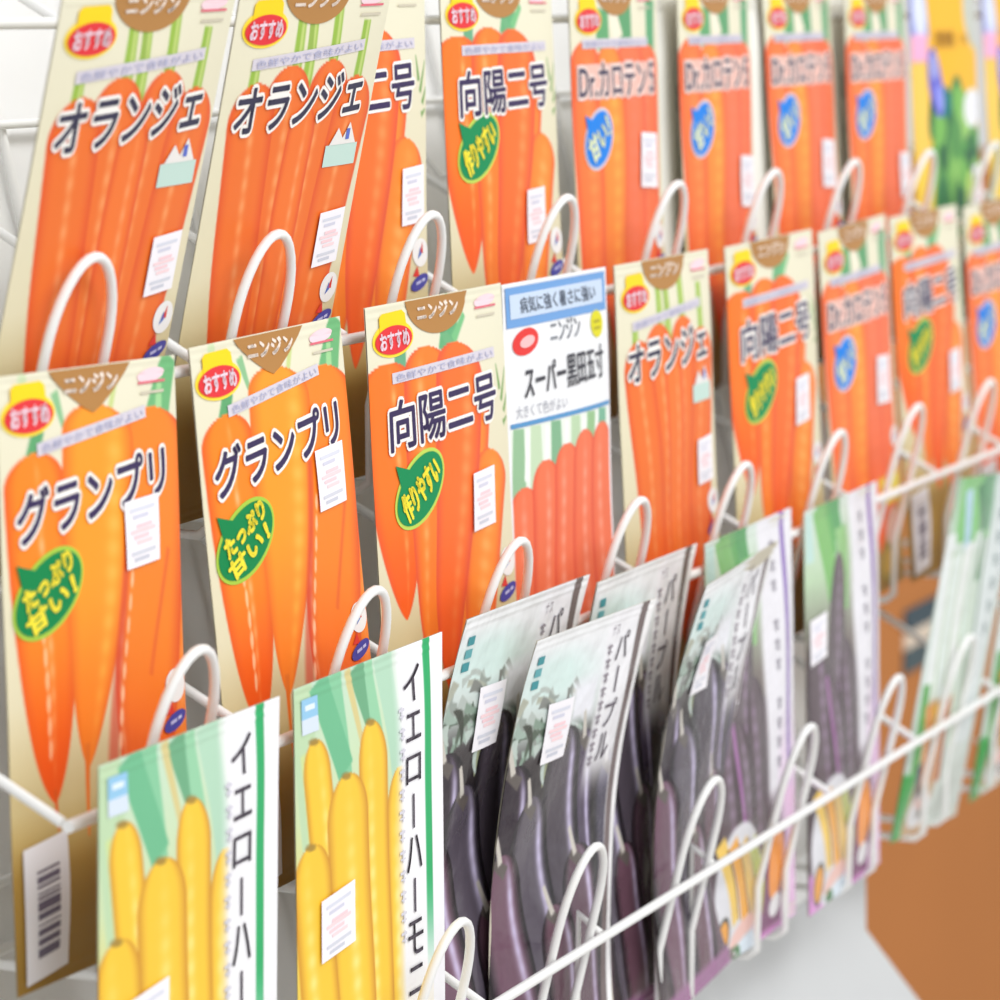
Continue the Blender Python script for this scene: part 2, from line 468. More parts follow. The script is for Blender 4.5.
def d_framed():
    a = Art(92, 170, (240, 241, 243))
    a.rect(3, 51, 89, 166, (230, 238, 226))
    for x, c in ((9, (150, 190, 150)), (22, (196, 218, 184)), (38, (130, 178, 140)), (55, (186, 212, 174)), (70, (150, 192, 140)), (82, (120, 180, 150))):
        a.strip(x, 51, x - 2, 76, 4, 5, c)
    for x in (16, 31, 47, 63, 76):
        a.strip(x, 52, x - 3, 70, 1.6, 1.8, (240, 244, 238))
    for i, (x, y) in enumerate(((11, 72), (28, 64), (46, 60), (63, 57), (81, 56))):
        a.root(x, y, x, 176, 11.5, (243, 110, 86), (226, 78, 64), (250, 166, 140), hl=(-.1, .1, -.3, 0, -.2)[i], hw=.17, taper=6, sh=.1)
    a.rect(0, 0, 2.6, 170, (240, 240, 243)); a.rect(89.6, 0, 92, 170, (240, 240, 243))
    p = {}
    h = Print()
    h.rect(2, 1.5, 90, 15.5, (112, 160, 216), 0); h.rect(5, 4, 87, 12.5, (200, 216, 236), 1)
    h.text('病気に強く暑さに強い', (13, 5.4, 80, 11), (128, 138, 156), 2, bold=.1)
    p['header_frame'] = h
    q = Print(); q.ell(16, 21, 10.5, 4.6, (228, 58, 54), 0, -6); q.ell(17, 21, 6.0, 2.0, (246, 190, 190), 1, -6); p['brand_badge'] = q
    q = Print(); q.ell(80, 20, 6, 5, (222, 214, 30), 0); q.rect(77, 18.5, 83, 19.6, (180, 170, 40), 1); q.rect(77, 21, 83, 22, (180, 170, 40), 1); p['round_mark'] = q
    t = Print(); t.text('ニンジン', (37, 15.5, 64, 23), (156, 160, 168), 0, bold=.15)
    t.text('スーパー黒田五寸', (14, 28.5, 84, 40.5), (72, 72, 80), 1, bold=.22, rise=.03)
    t.text('大きくて色がよい', (7, 43, 48, 47.5), (176, 178, 186), 0); t.rect(3, 49, 90, 50.6, (90, 150, 200), 0)
    p['title_lettering'] = t
    p['quality_mark'] = quality_mark(8, 122)
    return a, p, PAPER
def d_yellow():
    a = Art(100, 170, [(0, (196, 222, 200)), (40, (206, 222, 176)), (80, (238, 206, 90)), (170, (240, 204, 70))])
    for q in ((4, 0, 10, 60, 7, 5, (190, 216, 176)), (22, 0, 32, 42, 8, 3, (136, 200, 158)), (15, 0, 30, 30, 6, 5, (112, 186, 142)), (40, 0, 50, 26, 5, 2.5, (110, 170, 130)), (34, 0, 44, 34, 2, 1, (214, 200, 140)), (58, 0, 66, 44, 6, 4, (178, 214, 188)), (48, 0, 52, 30, 2.5, 4, (150, 206, 166)), (66, 0, 72, 50, 2, 2, (200, 222, 200)), (6, 20, 14, 62, 3, 5, (206, 222, 150))):
        a.strip(*q)
    yb, yd, yl = (246, 200, 62), (206, 142, 48), (252, 232, 140)
    for (x, y, x1, y1, w, h) in ((11, 17, 44, 240, 8, .3), (66, 36, 70, 330, 9, -.3), (47, 18, 60, 300, 9.5, -.2), (30, 31, 50, 320, 13, .1), (8, 48, 36, 300, 11, -.3)):
        a.root(x, y, x1, y1, w, yb, yd, yl, hl=h, hw=.22, sh=.05, taper=4)
    for (x, y) in ((47, 18), (30, 31), (8, 48), (11, 17)):
        a.ell(x, y + .6, 3.0, 1.1, (150, 120, 60), 8, soft=.5, a=.8)
    k = sstep((a.X - 62) / 8) * (1 - 0.30 * sstep((a.Y - 95) / 50) * (a.X < 90))
    a.put(k, (244, 243, 246))
    a.rect(86, -2, 90.5, 112, (40, 170, 100), 1.5, a=.0)
    g = np.clip(np.minimum(a.X - 85.5, 90.5 - a.X) / .6 + .5, 0, 1) * (1 - sstep((a.Y - 72) / 40))
    a.put(g, (46, 172, 104))
    p = {}
    t = Print(); t.column('イエローハーモニー', 76, 12, 12.0, 13.4, (84, 76, 88), 0, bold=.05); p['title_lettering'] = t
    t = Print(); t.column('・・・・・・・・・・・・', 67.5, 20, 5, 6.4, (214, 212, 222), 0, bold=0); p['subtitle_column'] = t
    q = Print(); q.rect(4, 4, 14, 10, (150, 200, 232), 0); q.rect(4, 10, 14, 14.5, (214, 226, 240), 0); q.rect(6, 6, 12, 7.6, (226, 240, 250), 1); p['corner_logo'] = q
    p['price_sticker'] = price_sticker(13, 66, 34, 85, -.1)
    return a, p, PAPER
def dish(a, y0=112):
    """printed serving pictures along the foot of the packet"""
    a.rect(0, y0 + 34, 100, 172, (226, 150, 218), 3)
    a.ell(28, y0 + 24, 26, 28, (226, 226, 232), soft=.06)
    for k in range(4):
        a.strip(8 + 11 * k, y0 + 0 + 2 * k, 26 + 11 * k, y0 + 36 + k, 4.4, 3.6, ((246, 206, 96), (240, 170, 60), (232, 196, 120), (200, 206, 110))[k])
        a.strip(14 + 11 * k, y0 + 4, 30 + 11 * k, y0 + 36, .9, .6, (110, 70, 40))
    a.ell(34, y0 + 42, 14, 5, (240, 196, 186), -14, .2); a.ell(40, y0 + 49, 16, 5, (214, 226, 236), -8, .2)
    a.ell(28, y0 + 49, 5, 3, (70, 120, 70), 0, .3)
    a.ell(12, y0 + 40, 7.5, 9.5, (74, 74, 66)); a.ell(12, y0 + 40, 5.4, 7.6, (244, 166, 52))
    a.rect(56, y0 + 8, 82, 168, (120, 66, 104), 4)
    a.ell(70, y0 + 22, 9.5, 15, (242, 150, 56), 8); a.ell(72, y0 + 40, 7, 5, (236, 234, 236))
    a.rect(82, y0 - 6, 100, 172, (234, 190, 228), 4)
def d_aub():
    a = Art(100, 170, [(0, (246, 247, 248)), (10, (240, 242, 245)), (20, (230, 238, 238)), (34, (196, 208, 202)), (46, (62, 56, 58)), (70, (24, 18, 22)), (120, (26, 18, 22)), (170, (60, 36, 44))])  # whites near the top lifted, painting the film's sheen into the print
    a.ell(22, 17, 26, 9, (212, 236, 230), 0, .9, .8)
    r = random.Random(4)
    for i in range(60):
        x, y = r.uniform(-4, 46), r.uniform(20, 50)
        g = r.uniform(.5, 1.1)
        c = r.choice(((132, 154, 138), (164, 184, 172), (84, 98, 84), (190, 204, 196), (60, 66, 56), (150, 156, 124), (104, 122, 108)))
        if y < 30: c = tuple(int(.5 * q + .5 * 206) for q in c)
        ang = r.uniform(-.6, 2.2)
        L = r.uniform(6, 15)
        a.strip(x, y, x + L * math.cos(ang), y + L * math.sin(ang), 2.4 * g, .5, c, bend=r.uniform(-2, 2))
    a.rect(40, 22, 60, 37, (240, 241, 248), 6)
    d, l = (10, 7, 12), (226, 216, 252)
    for (x, y, x1, y1, w, h, b) in ((4, 46, 24, 150, 13, .5, (44, 32, 44)), (84, 56, 110, 180, 12, .3, (60, 54, 76)), (58, 42, 82, 150, 9, .5, (74, 62, 84)), (38, 38, 66, 140, 14.5, .56, (76, 68, 78)), (62, 86, 88, 190, 14, .5, (96, 70, 84)), (20, 60, 52, 178, 14.5, .58, (88, 80, 92)), (4, 78, 32, 190, 14.5, .45, (112, 78, 96)), (44, 104, 70, 210, 13, .55, (104, 72, 86))):
        a.root(x, y, x1, y1, w, b, d, l, hl=h, hw=.15, sh=.16, taper=3.5, dots=.06, edge=.5)
        a.strip(x - 4, y + 2, x + 5, y + 7, 1.6, 2.6, (96, 88, 84)); a.strip(x - 5, y - 8, x, y + 3, 1, 1.5, (206, 200, 190))
    k = sstep((a.X - 60) / 5) * (1 - sstep((a.Y - 52 - 30 * (a.X > 88)) / 22))
    a.put(k * .95, (246, 245, 249))
    a.rect(-1, 163, 101, 172, (150, 100, 140), 3)
    a.rect(88.5, -1, 94.5, 172, (112, 96, 96), .7); a.rect(94.5, -1, 101, 172, (250, 249, 250), .7)
    p = {}
    t = Print(); t.column('パープル', 77, 14, 11, 12.5, (112, 104, 114), 0, bold=.1, lean=-.4)
    t.text('ナス', (66, 5, 72, 9), (140, 130, 140), 0); p['title_lettering'] = t
    t = Print(); t.column('・・・・・・・・・', 66, 14, 5, 5.2, (150, 142, 150), 0, bold=.35); p['subtitle_column'] = t
    q = Print()
    for i in range(3):
        q.rect(5.5 - i * .3, 7 + i * 4.4, 10.5 - i * .3, 10 + i * 4.4, (70, 150, 158) if i != 1 else (100, 170, 176), 0)
    p['corner_logo'] = q
    p['price_sticker'] = price_sticker(20, 26, 39, 48, .0)
    return a, p, FILM
def d_long():
    a = Art(100, 170, [(0, (214, 228, 218)), (30, (186, 212, 176)), (60, (120, 110, 104)), (120, (90, 78, 82)), (170, (110, 90, 100))])
    a.rect(16, -1, 46, 17, (84, 158, 92), 1); a.strip(20, 0, 30, 40, 9, 6, (124, 186, 104)); a.strip(44, 12, 46, 48, 8, 6, (142, 196, 124)); a.strip(30, 0, 34, 22, 3, 2, (98, 170, 92)); a.rect(2, 2, 10, 22, (190, 222, 214), 1)
    r = random.Random(2)
    for (x, y, x1, y1, w, h) in ((10, 50, 22, 168, 12, .3), (38, 22, 30, 130, 11, .2), (46, 60, 60, 170, 11, -.3), (28, 74, 44, 172, 9, .3), (58, 70, 74, 170, 8, .4)):
        a.root(x, y, x1, y1, w, (94, 80, 86), (56, 44, 48), (160, 134, 164), hl=h, hw=.2, sh=.25, taper=4)
    a.strip(22, 72, 34, 125, 1.6, 1.6, (160, 104, 160))
    k = sstep((a.X - 55 - 4 * sstep((a.Y - 60) / 60)) / 6) * (1 - 0.9 * sstep((a.Y - 108) / 10) * (a.X < 82))
    a.put(k, (234, 232, 238))
    k = sstep((a.X - 70) / 10) * sstep((a.Y - 70) / 50); a.put(k * .9, (234, 200, 232))
    g = np.clip(np.minimum(a.X - 85.5, 90.5 - a.X) / .6 + .5, 0, 1) * (1 - sstep((a.Y - 90) / 30)); a.put(g, (134, 98, 182))
    dish(a, 119)
    p = {}
    t = Print(); t.column('・・・ ・・・ ・・・・', 74, 12, 6, 8, (150, 146, 156), 0, bold=.4); p['title_lettering'] = t
    p['price_sticker'] = price_sticker(10, 50, 27, 69, -.12)
    return a, p, FILM
def d_leek():
    a = Art(100, 170, [(0, (150, 196, 150)), (30, (206, 222, 208)), (90, (214, 226, 220)), (170, (190, 206, 190))])
    a.rect(8, -1, 62, 30, (128, 196, 118), 1); a.rect(40, -1, 64, 26, (84, 152, 100), 2); a.strip(20, 6, 24, 36, 5, 3, (176, 210, 226)); a.strip(36, 4, 52, 50, 5, 3, (70, 130, 86))
    for i, x in enumerate((4, 16, 28, 40)):
        a.strip(x, 26 + 5 * ((i * 2) % 3), x + 12, 150, 6, 5, ((234, 240, 238), (226, 236, 230), (240, 244, 242), (216, 230, 220))[i], soft=2)
        a.strip(x + 6, 34, x + 18, 150, .9, 1.2, (166, 190, 140), soft=1.2)
    k = sstep((a.X - 54) / 8); a.put(k * .9, (222, 230, 230))
    a.strip(58, 30, 60, 160, 1.6, 1.4, (120, 150, 120)); a.strip(94, 20, 94, 160, 1.5, 1.5, (150, 190, 150))
    a.rect(44, 130, 101, 171, (204, 212, 204), 3)
    a.rect(-1, 138, 14, 171, (60, 160, 72), 2); a.rect(14, 104, 46, 171, (196, 160, 120), 3); a.strip(8, 96, 10, 138, 4, 4, (92, 168, 84))
    for k, c in enumerate(((226, 150, 80), (246, 196, 84), (232, 176, 130), (206, 120, 60))):
        a.strip(14 + 8 * k, 106, 24 + 8 * k, 146, 3.6, 3.2, c); a.strip(18 + 8 * k, 106, 27 + 8 * k, 146, .8, .8, (90, 60, 44))
    a.strip(15, 134, 24, 156, 4, 3, (80, 80, 88)); a.ell(32, 158, 15, 9, (230, 230, 232)); a.ell(34, 154, 9, 4, (236, 190, 178)); a.ell(36, 160, 4, 3, (120, 110, 100))
    p = {}
    t = Print(); t.column('・・・・・・', 76, 20, 7, 11, (130, 150, 150), 0, bold=.6); p['title_lettering'] = t
    return a, p, FILM
def d_cabbage():
    a = Art(100, 170, (246, 186, 44))
    a.rect(-1, -1, 24, 26, (150, 160, 226), 3); a.ell(13, 12, 9, 14, (222, 228, 248), 0, .3); a.rect(0, 24, 22, 38, (246, 178, 214), 3); a.rect(0, 38, 20, 90, (246, 204, 92), 2)
    a.ell(96, 14, 16, 18, (196, 200, 190), 0, .3)
    r = random.Random(7)
    a.ell(62, 96, 42, 44, (84, 156, 76)); a.ell(68, 140, 38, 46, (52, 116, 70))
    for i in range(46):
        x, y = r.uniform(22, 96), r.uniform(56, 168)
        a.ell(x, y, r.uniform(5, 13), r.uniform(7, 18), r.choice(((120, 184, 88), (156, 206, 110), (52, 122, 74), (34, 88, 62), (44, 104, 66), (84, 150, 78))), r.uniform(-40, 40), .35)
    a.ell(82, 108, 9, 14, (196, 222, 120)); a.ell(88, 62, 16, 10, (240, 240, 244))
    a.ell(42, 58, 9, 8, (20, 120, 120)); a.rect(2, 84, 24, 171, (246, 210, 80), 3)
    p = {}
    q = Print(); q.rect(32, 22, 62, 31, (206, 150, 40), 0); q.text('サラダ', (35, 23.5, 59, 29.5), (170, 118, 30), 1, bold=.5); q.rect(70, 24, 84, 29, (214, 160, 50), 0); p['title_lettering'] = q
    q = Print(); q.ell(30, 48, 9, 18, (104, 104, 208), 0, -14); q.ell(28, 40, 5, 7, (168, 172, 226), 1, -14); q.ell(34, 56, 5, 7, (150, 156, 240), 1, -14); p['variety_badge'] = q
    p['price_sticker'] = price_sticker(84, 92, 99, 120)
    return a, p, PAPER

def d_plain():
    a = Art(100, 170, [(0, (247, 246, 238)), (120, (243, 242, 232)), (170, (214, 206, 178))])
    a.rect(82, 40, 92, 52, (186, 186, 178)); a.rect(84, 86, 94, 98, (190, 192, 186)); a.ell(88, 70, 4, 6, (150, 176, 140))
    p = {}
    q = Print(); q.rect(8, 3, 70, 10, (224, 222, 212), 0); p['header_strip'] = q
    return a, p, PAPER
BUILD = dict(plain=d_plain, plump=d_plump, slant=d_slant, upright=d_upright, salmon=d_salmon, framed=d_framed, yellow=d_yellow, aub=d_aub, long=d_long, leek=d_leek, cabbage=d_cabbage)
DES, SHP, MESH = {}, {}, {}
SHAPES = dict(
    flat=dict(), framed=dict(W=92.), taut=dict(bulge=1.6, wr=.2, seed=4),
    curl=dict(curl=26, bulge=2.4, wr=.7, seed=7, pivot=.45), curl2=dict(curl=22, bulge=2.8, wr=.8, seed=11, pivot=.45),
    curl3=dict(curl=30, bulge=2.8, wr=.9, seed=21, pivot=.45), loose=dict(bulge=2.8, wr=.55, seed=9), bent=dict(curl=-14, bulge=2.2, wr=.5, seed=13, pivot=.5))

def packet(design, shape, pose, label, group, moved={}, name='seed_packet'):
    if design not in DES:
        DES[design] = BUILD[design]()
    if shape not in SHP:
        SHP[shape] = Shape(**SHAPES[shape])
    art, parts, material = DES[design]
    sh = SHP[shape]
    key = (design, shape)
    if key not in MESH:
        MESH[key] = {'pouch': pouch_mesh('pouch', art, sh, material)}
        for n, p in parts.items():
            MESH[key][n] = p.mesh(n, sh, 0.45 if n in ('price_sticker', 'barcode_label') else 0.0)
    x, y, z, yaw, lean, roll, k = pose
    root = bpy.data.objects.new(name, None)
    COL.objects.link(root)
    R = Matrix.Rotation(math.radians(yaw), 4, 'Z') @ Matrix.Rotation(math.radians(lean), 4, 'X') @ Matrix.Rotation(math.radians(roll), 4, 'Y')
    root.rotation_euler = R.to_euler()
    root.location = (x, y, z)
    root.scale = (k, k, k)
    root.empty_display_size = .02
    root['label'] = label; root['category'] = 'seed packet'; root['group'] = group
    for n, me in MESH[key].items():
        if n in moved:                                   # this copy carries the mark a little elsewhere
            me = parts[n].mesh(n, sh, 0.45 if n == 'price_sticker' else 0.0, *moved[n])
        o = link(n, me, root)
        if n == 'price_sticker':
            o['label'] = 'white price sticker'
    return root

GT, GM, GB = 'seed packets in the top tier', 'seed packets in the middle tier', 'seed packets in the bottom tier'
PK = [
  ('plump', 'flat', (-0.008, 0.0255, -0.0862, 0.4, -2.1, 1.6, 0.970), 'carrot seed packet with green bubble, its lower barcode label uncovered, first of the middle tier', GM, {'price_sticker': (-6.5, 0)}),
  ('plump', 'flat', (0.105, 0.0180, -0.0850, -0.4, -4.8, -1.0, 0.969), 'carrot seed packet with two-line green bubble, standing behind the second yellow carrot packet', GM, {}),
  ('slant', 'flat', (0.211, 0.0180, -0.0840, -2.1, -2.7, -0.7, 0.980), 'slanting-carrot seed packet with long green bubble, beside the white packet with blue-framed header', GM, {'price_sticker': (-6, 4)}),
  ('framed', 'framed', (0.305, 0.0180, -0.0842, -0.9, -2.0, -0.2, 0.980), 'white seed packet with blue-framed header and salmon red carrots', GM, {}),
  ('upright', 'flat', (0.414, 0.0180, -0.0843, 0.0, -2.8, -0.1, 0.978), 'upright-carrot seed packet without bubble, just right of the white blue-framed packet', GM, {}),
  ('slant', 'flat', (0.538, 0.0180, -0.0843, -1.8, -2.9, -1.1, 0.979), 'slanting-carrot seed packet with green bubble, between upright-carrot and blue-bubble packets of the middle tier', GM, {'price_sticker': (-6, 3)}),
  ('salmon', 'flat', (0.653, 0.0180, -0.0842, 0.7, -3.6, -1.6, 0.978), 'salmon carrot seed packet with blue bubble, standing above the long aubergine packet', GM, {'price_sticker': (-8, 0)}),
  ('slant', 'flat', (0.763, 0.0180, -0.0859, -1.5, -4.4, -0.8, 0.985), 'blurred carrot seed packet with green bubble, its barcode label hanging beside the leek packet', GM, {'price_sticker': (-4, 11)}),
  ('salmon', 'flat', (0.873, 0.0180, -0.0848, -0.7, -3.8, -1.4, 0.976), 'blurred blue-bubble carrot seed packet cut by the right frame edge, middle tier', GM, {}),
  ('upright', 'taut', (0.017, 0.0590, 0.0197, 0.8, 13.9, -1.3, 0.977), 'upright-carrot seed packet leaning forward at the left end of the top tier', GT, {}),
  ('upright', 'taut', (0.126, 0.0595, 0.0202, -0.6, 12.6, -1.1, 0.979), 'forward-leaning upright-carrot seed packet, second in the top tier, overlapping a half-hidden packet', GT, {}),
  ('slant', 'flat', (0.218, 0.0570, 0.0201, -2.5, -0.1, -0.7, 0.971), 'carrot seed packet half hidden behind the forward-leaning second packet of the top tier', GT, {'price_sticker': (6, 8)}),
  ('slant', 'flat', (0.330, 0.0495, 0.0179, -0.2, -2.9, 0.3, 0.977), 'slanting-carrot seed packet with green bubble, fully visible in the top tier', GT, {'price_sticker': (-8, 18), 'variety_badge': (-4, -3)}),
  ('salmon', 'flat', (0.438, 0.0495, 0.0190, 1.9, -2.3, -0.3, 0.973), 'carrot seed packet with blue bubble, beside the green-bubble packet in the top tier', GT, {'price_sticker': (-5, -3)}),
  ('salmon', 'flat', (0.549, 0.0495, 0.0192, 2.7, -2.5, -0.2, 0.974), 'carrot seed packet with blue bubble, second of four alike in the top tier', GT, {'price_sticker': (0, 11)}),
  ('salmon', 'flat', (0.666, 0.0495, 0.0193, 1.5, -4.2, -0.2, 0.975), 'carrot seed packet with blue bubble, third of four alike in the top tier', GT, {'price_sticker': (-6, 8)}),
  ('salmon', 'flat', (0.766, 0.0495, 0.0192, 1.4, -2.9, -0.1, 0.974), 'carrot seed packet with blue bubble, next to the yellow cabbage packet', GT, {'price_sticker': (4, 18)}),
  ('cabbage', 'flat', (0.875, 0.0495, 0.0193, -2.2, -3.1, -0.1, 0.977), 'yellow seed packet with green leafy cabbage and purple oval, fully in view', GT, {}),
  ('cabbage', 'flat', (1.001, 0.0495, 0.0196, 0.7, -4.3, 0.3, 0.976), 'yellow and blue seed packet cut off by the right frame edge, top tier', GT, {}),
  ('plain', 'taut', (0.4850, 0.0545, 0.0183, 1.5000, -2.6000, -0.1000, 0.9720), 'cream packet edge showing behind the first blue-bubble packet of the top tier', GT, {}),
  ('plain', 'taut', (0.5940, 0.0545, 0.0187, 2.3000, -2.8000, -0.1000, 0.9720), 'cream packet edge showing behind the second blue-bubble packet of the top tier', GT, {}),
  ('plain', 'taut', (0.7050, 0.0540, 0.0189, 1.3000, -4.5000, -0.1000, 0.9730), 'cream packet edge showing behind the third blue-bubble packet of the top tier', GT, {}),
  ('yellow', 'taut', (-0.012, -0.0010, -0.1887, -0.2, 1.3, -0.4, 1.005), 'yellow carrot seed packet in front of the barcode label, its title running off the bottom', GB, {}),
  ('yellow', 'taut', (0.107, -0.0010, -0.1885, -0.6, -0.1, -0.6, 0.998), 'yellow carrot seed packet standing next to the dark aubergine packets', GB, {}),
  ('aub', 'curl', (0.222, 0.0083, -0.1866, -0.3, 2.5, -0.0, 1.008), 'silvery aubergine seed packet curling forward, right against the second yellow carrot packet', GB, {}),
  ('aub', 'curl', (0.257, 0.0006, -0.1933, -2.1, 3.4, 0.2, 0.975), 'front silvery aubergine seed packet curling forward, overlapping its neighbours on both sides', GB, {}),
  ('aub', 'curl2', (0.331, 0.0033, -0.1894, 0.4, 0.7, 0.0, 0.995), 'silvery aubergine seed packet behind the front curled one, below the upright-carrot packet', GB, {}),
  ('aub', 'curl3', (0.384, -0.0036, -0.1915, 4.3, 4.1, -1.5, 0.982), 'grey crumpled aubergine seed packet leaning in front of a purple-striped packet', GB, {}),
  ('long', 'loose', (0.451, -0.0004, -0.1911, 0.0, -1.1, -0.8, 0.984), 'purple-striped aubergine seed packet with green corner, half covered by the grey crumpled packet', GB, {}),
  ('long', 'loose', (0.562, -0.0010, -0.1942, 0.6, -1.2, -0.5, 0.987), 'long aubergine seed packet with purple stripe and price sticker fully visible', GB, {'price_sticker': (-7, -4)}),
  ('leek', 'loose', (0.685, 0.0025, -0.1947, -1.6, 8.7, 4.4, 0.970), 'white leek seed packet with green top leaning forward beside the brown carton', GB, {}),
  ('leek', 'loose', (0.812, 0.0022, -0.1985, -2.2, 8.3, 0.1, 0.993), 'green-footed leek seed packet cut off by the right frame edge', GB, {}),
]
for d, s, p, l, g, mv in PK:
    packet(d, s, p, l, g, mv)

# ------------------------------------------------------------------ the wire rack
def tube(name, pts, r, parent, material=WIRE, cyc=False):
    cu = bpy.data.curves.new(name, 'CURVE')
    cu.dimensions = '3D'; cu.bevel_depth = r * .93; cu.bevel_resolution = 3; cu.use_fill_caps = True
    sp = cu.splines.new('POLY')
    sp.points.add(len(pts) - 1)
    for q, p in zip(sp.points, pts):
        q.co = (*p, 1)
    sp.use_cyclic_u = cyc
    o = bpy.data.objects.new(name, cu); COL.objects.link(o)
    dg = bpy.context.evaluated_depsgraph_get()
    me = bpy.data.meshes.new_from_object(o.evaluated_get(dg))
    bpy.data.objects.remove(o); bpy.data.curves.remove(cu)
    me.materials.clear(); me.materials.append(material)
    me.polygons.foreach_set('use_smooth', np.ones(len(me.polygons), bool))
    me.name = name
    return link(name, me, parent)

PA, PB = .088, .25           # back panel plane  y = PA + PB z
rack = bpy.data.objects.new('wire_display_rack', None); COL.objects.link(rack)
rack['label'] = 'white wire display rack of three tiers with looped guards holding the seed packets'
rack['category'] = 'display rack'

TIERS = [  # apex y, apex z of the guard loops, loop x positions
    (.0312, .1080, [.0002, .1088, .2184, .3328, .443, .5545, .6594, .771, .881, .991]),
    (.0000, .0015, [-.0001, .1099, .2191, .3263, .4355, .5499, .6578, .7707, .881, .991]),
    (-.0188, -.1040, [.02, .13, .2395, .3543, .4607, .5743, .6803, .79, .90]),
]
X0, X1 = -.062, 1.06
DIVIDERS = [  # wires running back between the packets of each tier, and short ones that bend down in front of them
    ([-.062, .0715, .168, .274, .384, .8205, .938], []),
    ([-.062, .052, .158, .2605, .359, .478, .597, .708, .818, .925], []),
    ([-.062, .047, .1645, .506, .622, .748, .87], [.262, .372]),
]
T14 = math.tan(math.radians(14.2))
for k, (ay, az, xs) in enumerate(TIERS):
    zf = az - .0872                                     # pocket floor
    yb = PA + PB * zf - .004
    yr, zr = ay + T14 * .037 - .0036, az - .037         # front rail, welded outside the loops
    tube('front_rail', [(X0, yr, zr), (X1, yr, zr)], .0019, rack)
    yf, zff = ay + .0152, zf                            # the loops drop straight below mid height
    tube('floor_rail', [(X0, yb, zff - .003), (X1 if k < 2 else .70, yb, zff - .003)], .0017, rack)
    for x in xs:
        r = .0165
        pts = []
        bot = (yf, zff)
        pts.append((x - r, yb, zff - .0032))
        pts.append((x - r, yf + .004, zff - .0032)); pts.append((x - r, yf, zff)); pts.append((x - r, yf, az - .062))
        for i in range(17):
            a = math.pi - math.pi * i / 16
            h = r * 1.55 * math.sin(a) - r * 1.55
            pts.append((x + r * math.cos(a), ay - T14 * h, az + h))
        pts.append((x + r, yf, az - .062)); pts.append((x + r, yf, zff)); pts.append((x + r, yf + .004, zff - .0032)); pts.append((x + r, yb, zff - .0032))
        tube('guard_loop', pts, .00165, rack)
    full, stub = DIVIDERS[k]
    zb = zr + .042
    for x in full:
        tube('side_wire', [(x, yr + .0015, zr + .001), (x, PA + PB * zb - .003, zb)], .0016, rack)
    for x in stub:
        tube('side_wire', [(x, yr + .0015, zr + .001), (x, yr + .0095, zr + .007), (x, yr + .0105, zff)], .0016, rack)
# the next tier up, empty as far as it can be seen
zr, yr = .171, .0662
tube('front_rail', [(X0, yr, zr), (X1, yr, zr)], .0019, rack)
for j in range(11):
    x = X0 + .1085 * j
    tube('side_wire', [(x, yr + .002, zr), (x, PA + PB * .21 - .003, .21)], .0016, rack)
    tube('side_wire', [(x, .098, .112), (x, PA + PB * .135 - .003, .135)], .0016, rack)
    if x < .66:
        tube('back_upright', [(x + .05, PA + PB * -.21 - .0025, -.21), (x + .05, PA + PB * .40 - .0025, .40)], .0018, rack)
for z in (.14, .035, -.07, -.175):
    tube('back_cross_wire', [(X0, PA + PB * z - .006, z), (.70 if z < -.1 else X1, PA + PB * z - .006, z)], .0016, rack)

def plate(name, outline, t, parent, material):
    n = len(outline)
    P = [(x, PA + PB * z + .0005, z) for x, z in outline] + [(x, PA + PB * z + .0005 + t, z) for x, z in outline]
    F = [tuple(range(n)), tuple(range(2 * n - 1, n - 1, -1))] + [(i, (i + 1) % n + 0, (i + 1) % n + n, i + n)[::-1] for i in range(n)]
    return link_mesh(name, P, F, [material], parent=parent, smooth=False)
PANEL = mat('white_sheet_metal', (240, 240, 239), .45, .4, noise=.03, bscale=9)
plate('back_panel', [(-.075, -.215), (-.075, .40), (.78, .40), (.778, -.107), (.700, -.215)], .006, rack, PANEL)
plate('base_panel', [(-.075, -.34), (-.075, -.2155), (.6995, -.2155), (.680, -.243), (.727, -.287), (.785, -.34)], .006, rack, mat('grey_sheet_metal', (206, 208, 209), .4, .4, noise=.05, bscale=14))
# legs down to the floor
for x in (-.06, .70):
    y0 = PA + PB * -.335 + .004
    tube('rack_leg', [(x, y0, -.335), (x, y0 + .02, -1.0985)], .012, rack)
    tube('rack_foot', [(x, y0 - .22, -1.0885), (x, y0 + .30, -1.0885)], .011, rack)

# ------------------------------------------------------------------ surroundings
def box(name, lo, hi, material, parent=None):
    (a, b, c), (d, e, f) = lo, hi
    V = [(a, b, c), (d, b, c), (d, e, c), (a, e, c), (a, b, f), (d, b, f), (d, e, f), (a, e, f)]
    F = [(3, 2, 1, 0), (4, 5, 6, 7), (0, 1, 5, 4), (1, 2, 6, 5), (2, 3, 7, 6), (3, 0, 4, 7)]
    return link_mesh(name, V, F, [material], parent=parent, smooth=False)
fl = box('floor', (-3, -2.5, -1.2), (4, 2.2, -1.1), mat('pale_floor_tile', (214, 212, 208), .4, .4, noise=.04, bscale=3)); fl['kind'] = 'structure'
wl = box('wall_back', (-3, 2.1, -1.1), (4, 2.2, 1.6), mat('white_wall_paint', (240, 240, 240), .7, .2, noise=.02, bscale=2)); wl['kind'] = 'structure'

CARD = mat('brown_cardboard', (186, 120, 66), .75, .15, noise=.06, bscale=5, bump=.1)
ct = bpy.data.objects.new('cardboard_carton', None); COL.objects.link(ct)
ct.location = (1.35, .62, -1.1)
ct['label'] = 'tall brown cardboard carton on the floor behind the right end of the wire rack'; ct['category'] = 'carton'
box('carton_body', (-.55, -.4, 0), (.75, .4, 1.15), CARD, ct)
box('carton_flap', (-.55, -.4, 1.15), (.75, -.01, 1.156), CARD, ct)
box('carton_flap', (-.55, .01, 1.15), (.75, .4, 1.156), CARD, ct)

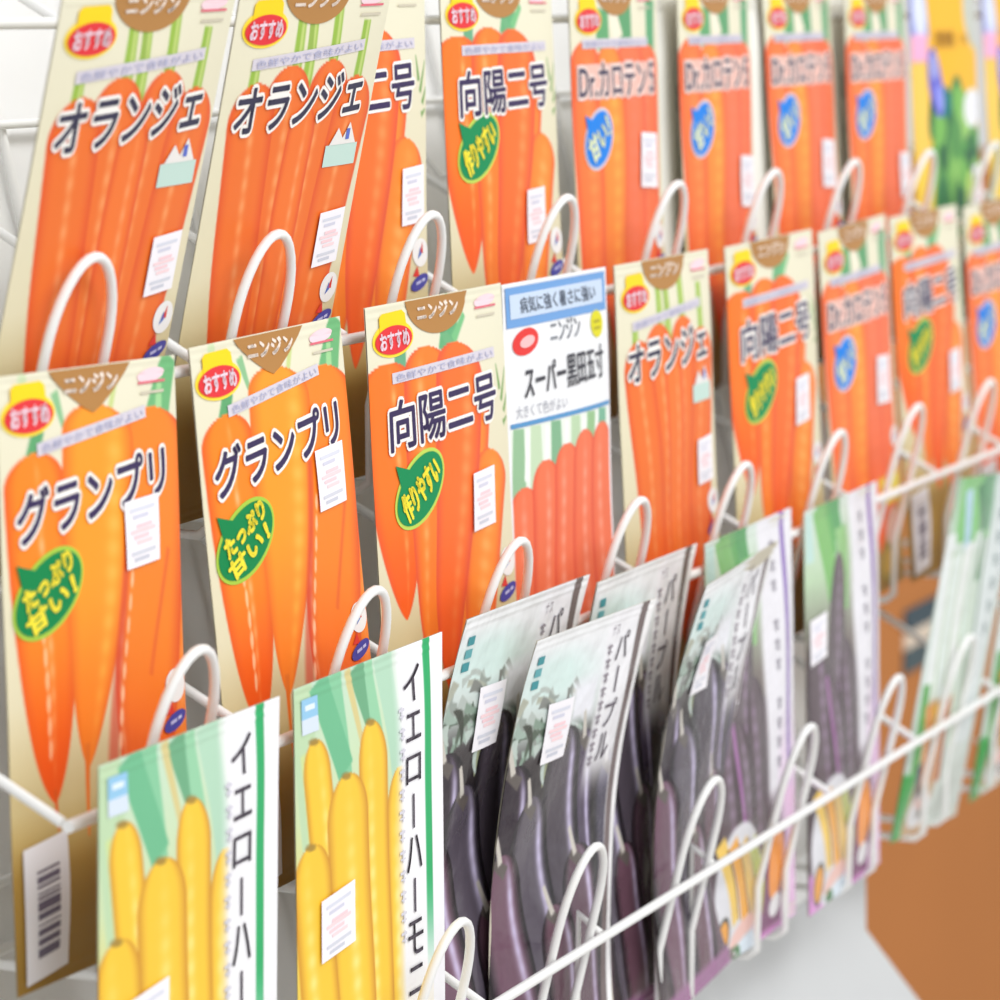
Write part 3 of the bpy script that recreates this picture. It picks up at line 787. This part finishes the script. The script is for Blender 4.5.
for z0, z1, c in ((.873, .888, (70, 84, 92)), (.862, .873, (222, 206, 186)), (.846, .861, (78, 92, 96))):
    box('printed_band', (-.005, -.4015, z0), (.075, -.4, z1), mat('band_%d' % c[0], c, .7, .2), ct)
# ------------------------------------------------------------------ light
w = bpy.data.worlds.new('World'); S.world = w; w.use_nodes = True
w.node_tree.nodes['Background'].inputs[0].default_value = (1, 1, 1, 1)
w.node_tree.nodes['Background'].inputs[1].default_value = 0.70
def area(name, loc, target, size, power, col=(1, 1, 1)):
    l = bpy.data.lights.new(name, 'AREA'); l.shape = 'RECTANGLE'; l.size, l.size_y = size; l.energy = power; l.color = col
    o = bpy.data.objects.new(name, l); COL.objects.link(o)
    o.location = loc
    o.rotation_euler = (Vector(target) - Vector(loc)).to_track_quat('-Z', 'Y').to_euler()
area('ceiling_light', (-.2, -1.3, 1.5), (.4, 0, 0), (1.6, .5), 16)
area('added_front_fill', (-1.6, -2.3, .4), (.3, 0, 0), (2.2, 1.6), 16)  # unseen soft fill added on the camera side to brighten forward-leaning packets
area('ceiling_light', (1.5, -1.2, 1.5), (.6, 0, 0), (1.6, .5), 17)

# ------------------------------------------------------------------ camera
F_PX, VPX, VPY = 3585., 2100., 5.
p = math.atan2(500 - VPY, F_PX)
dX = Vector((VPX - 500, 500 - VPY, F_PX)).normalized()          # rack direction seen in (right, up, forward)
dZ = Vector((0, math.cos(p), -math.sin(p)))
dY = -dZ.cross(dX)
cam = bpy.data.cameras.new('camera'); co = bpy.data.objects.new('camera', cam); COL.objects.link(co)
right = Vector((dX[0], dY[0], dZ[0])); up = Vector((dX[1], dY[1], dZ[1])); fwd = Vector((dX[2], dY[2], dZ[2]))
M = Matrix((right, up, -fwd)).transposed().to_4x4()
M.translation = Vector((-.84985902, -.46544216, .17610468))
co.matrix_world = M
cam.sensor_width = 36; cam.lens = F_PX / 1000 * 36; cam.clip_start = .05
cam.dof.use_dof = True; cam.dof.focus_distance = 1.12; cam.dof.aperture_fstop = 15
S.camera = co

S.view_settings.view_transform = 'Standard'; S.view_settings.look = 'None'
S.view_settings.gamma = 1; S.view_settings.use_curve_mapping = False
S.view_settings.exposure = 0.0
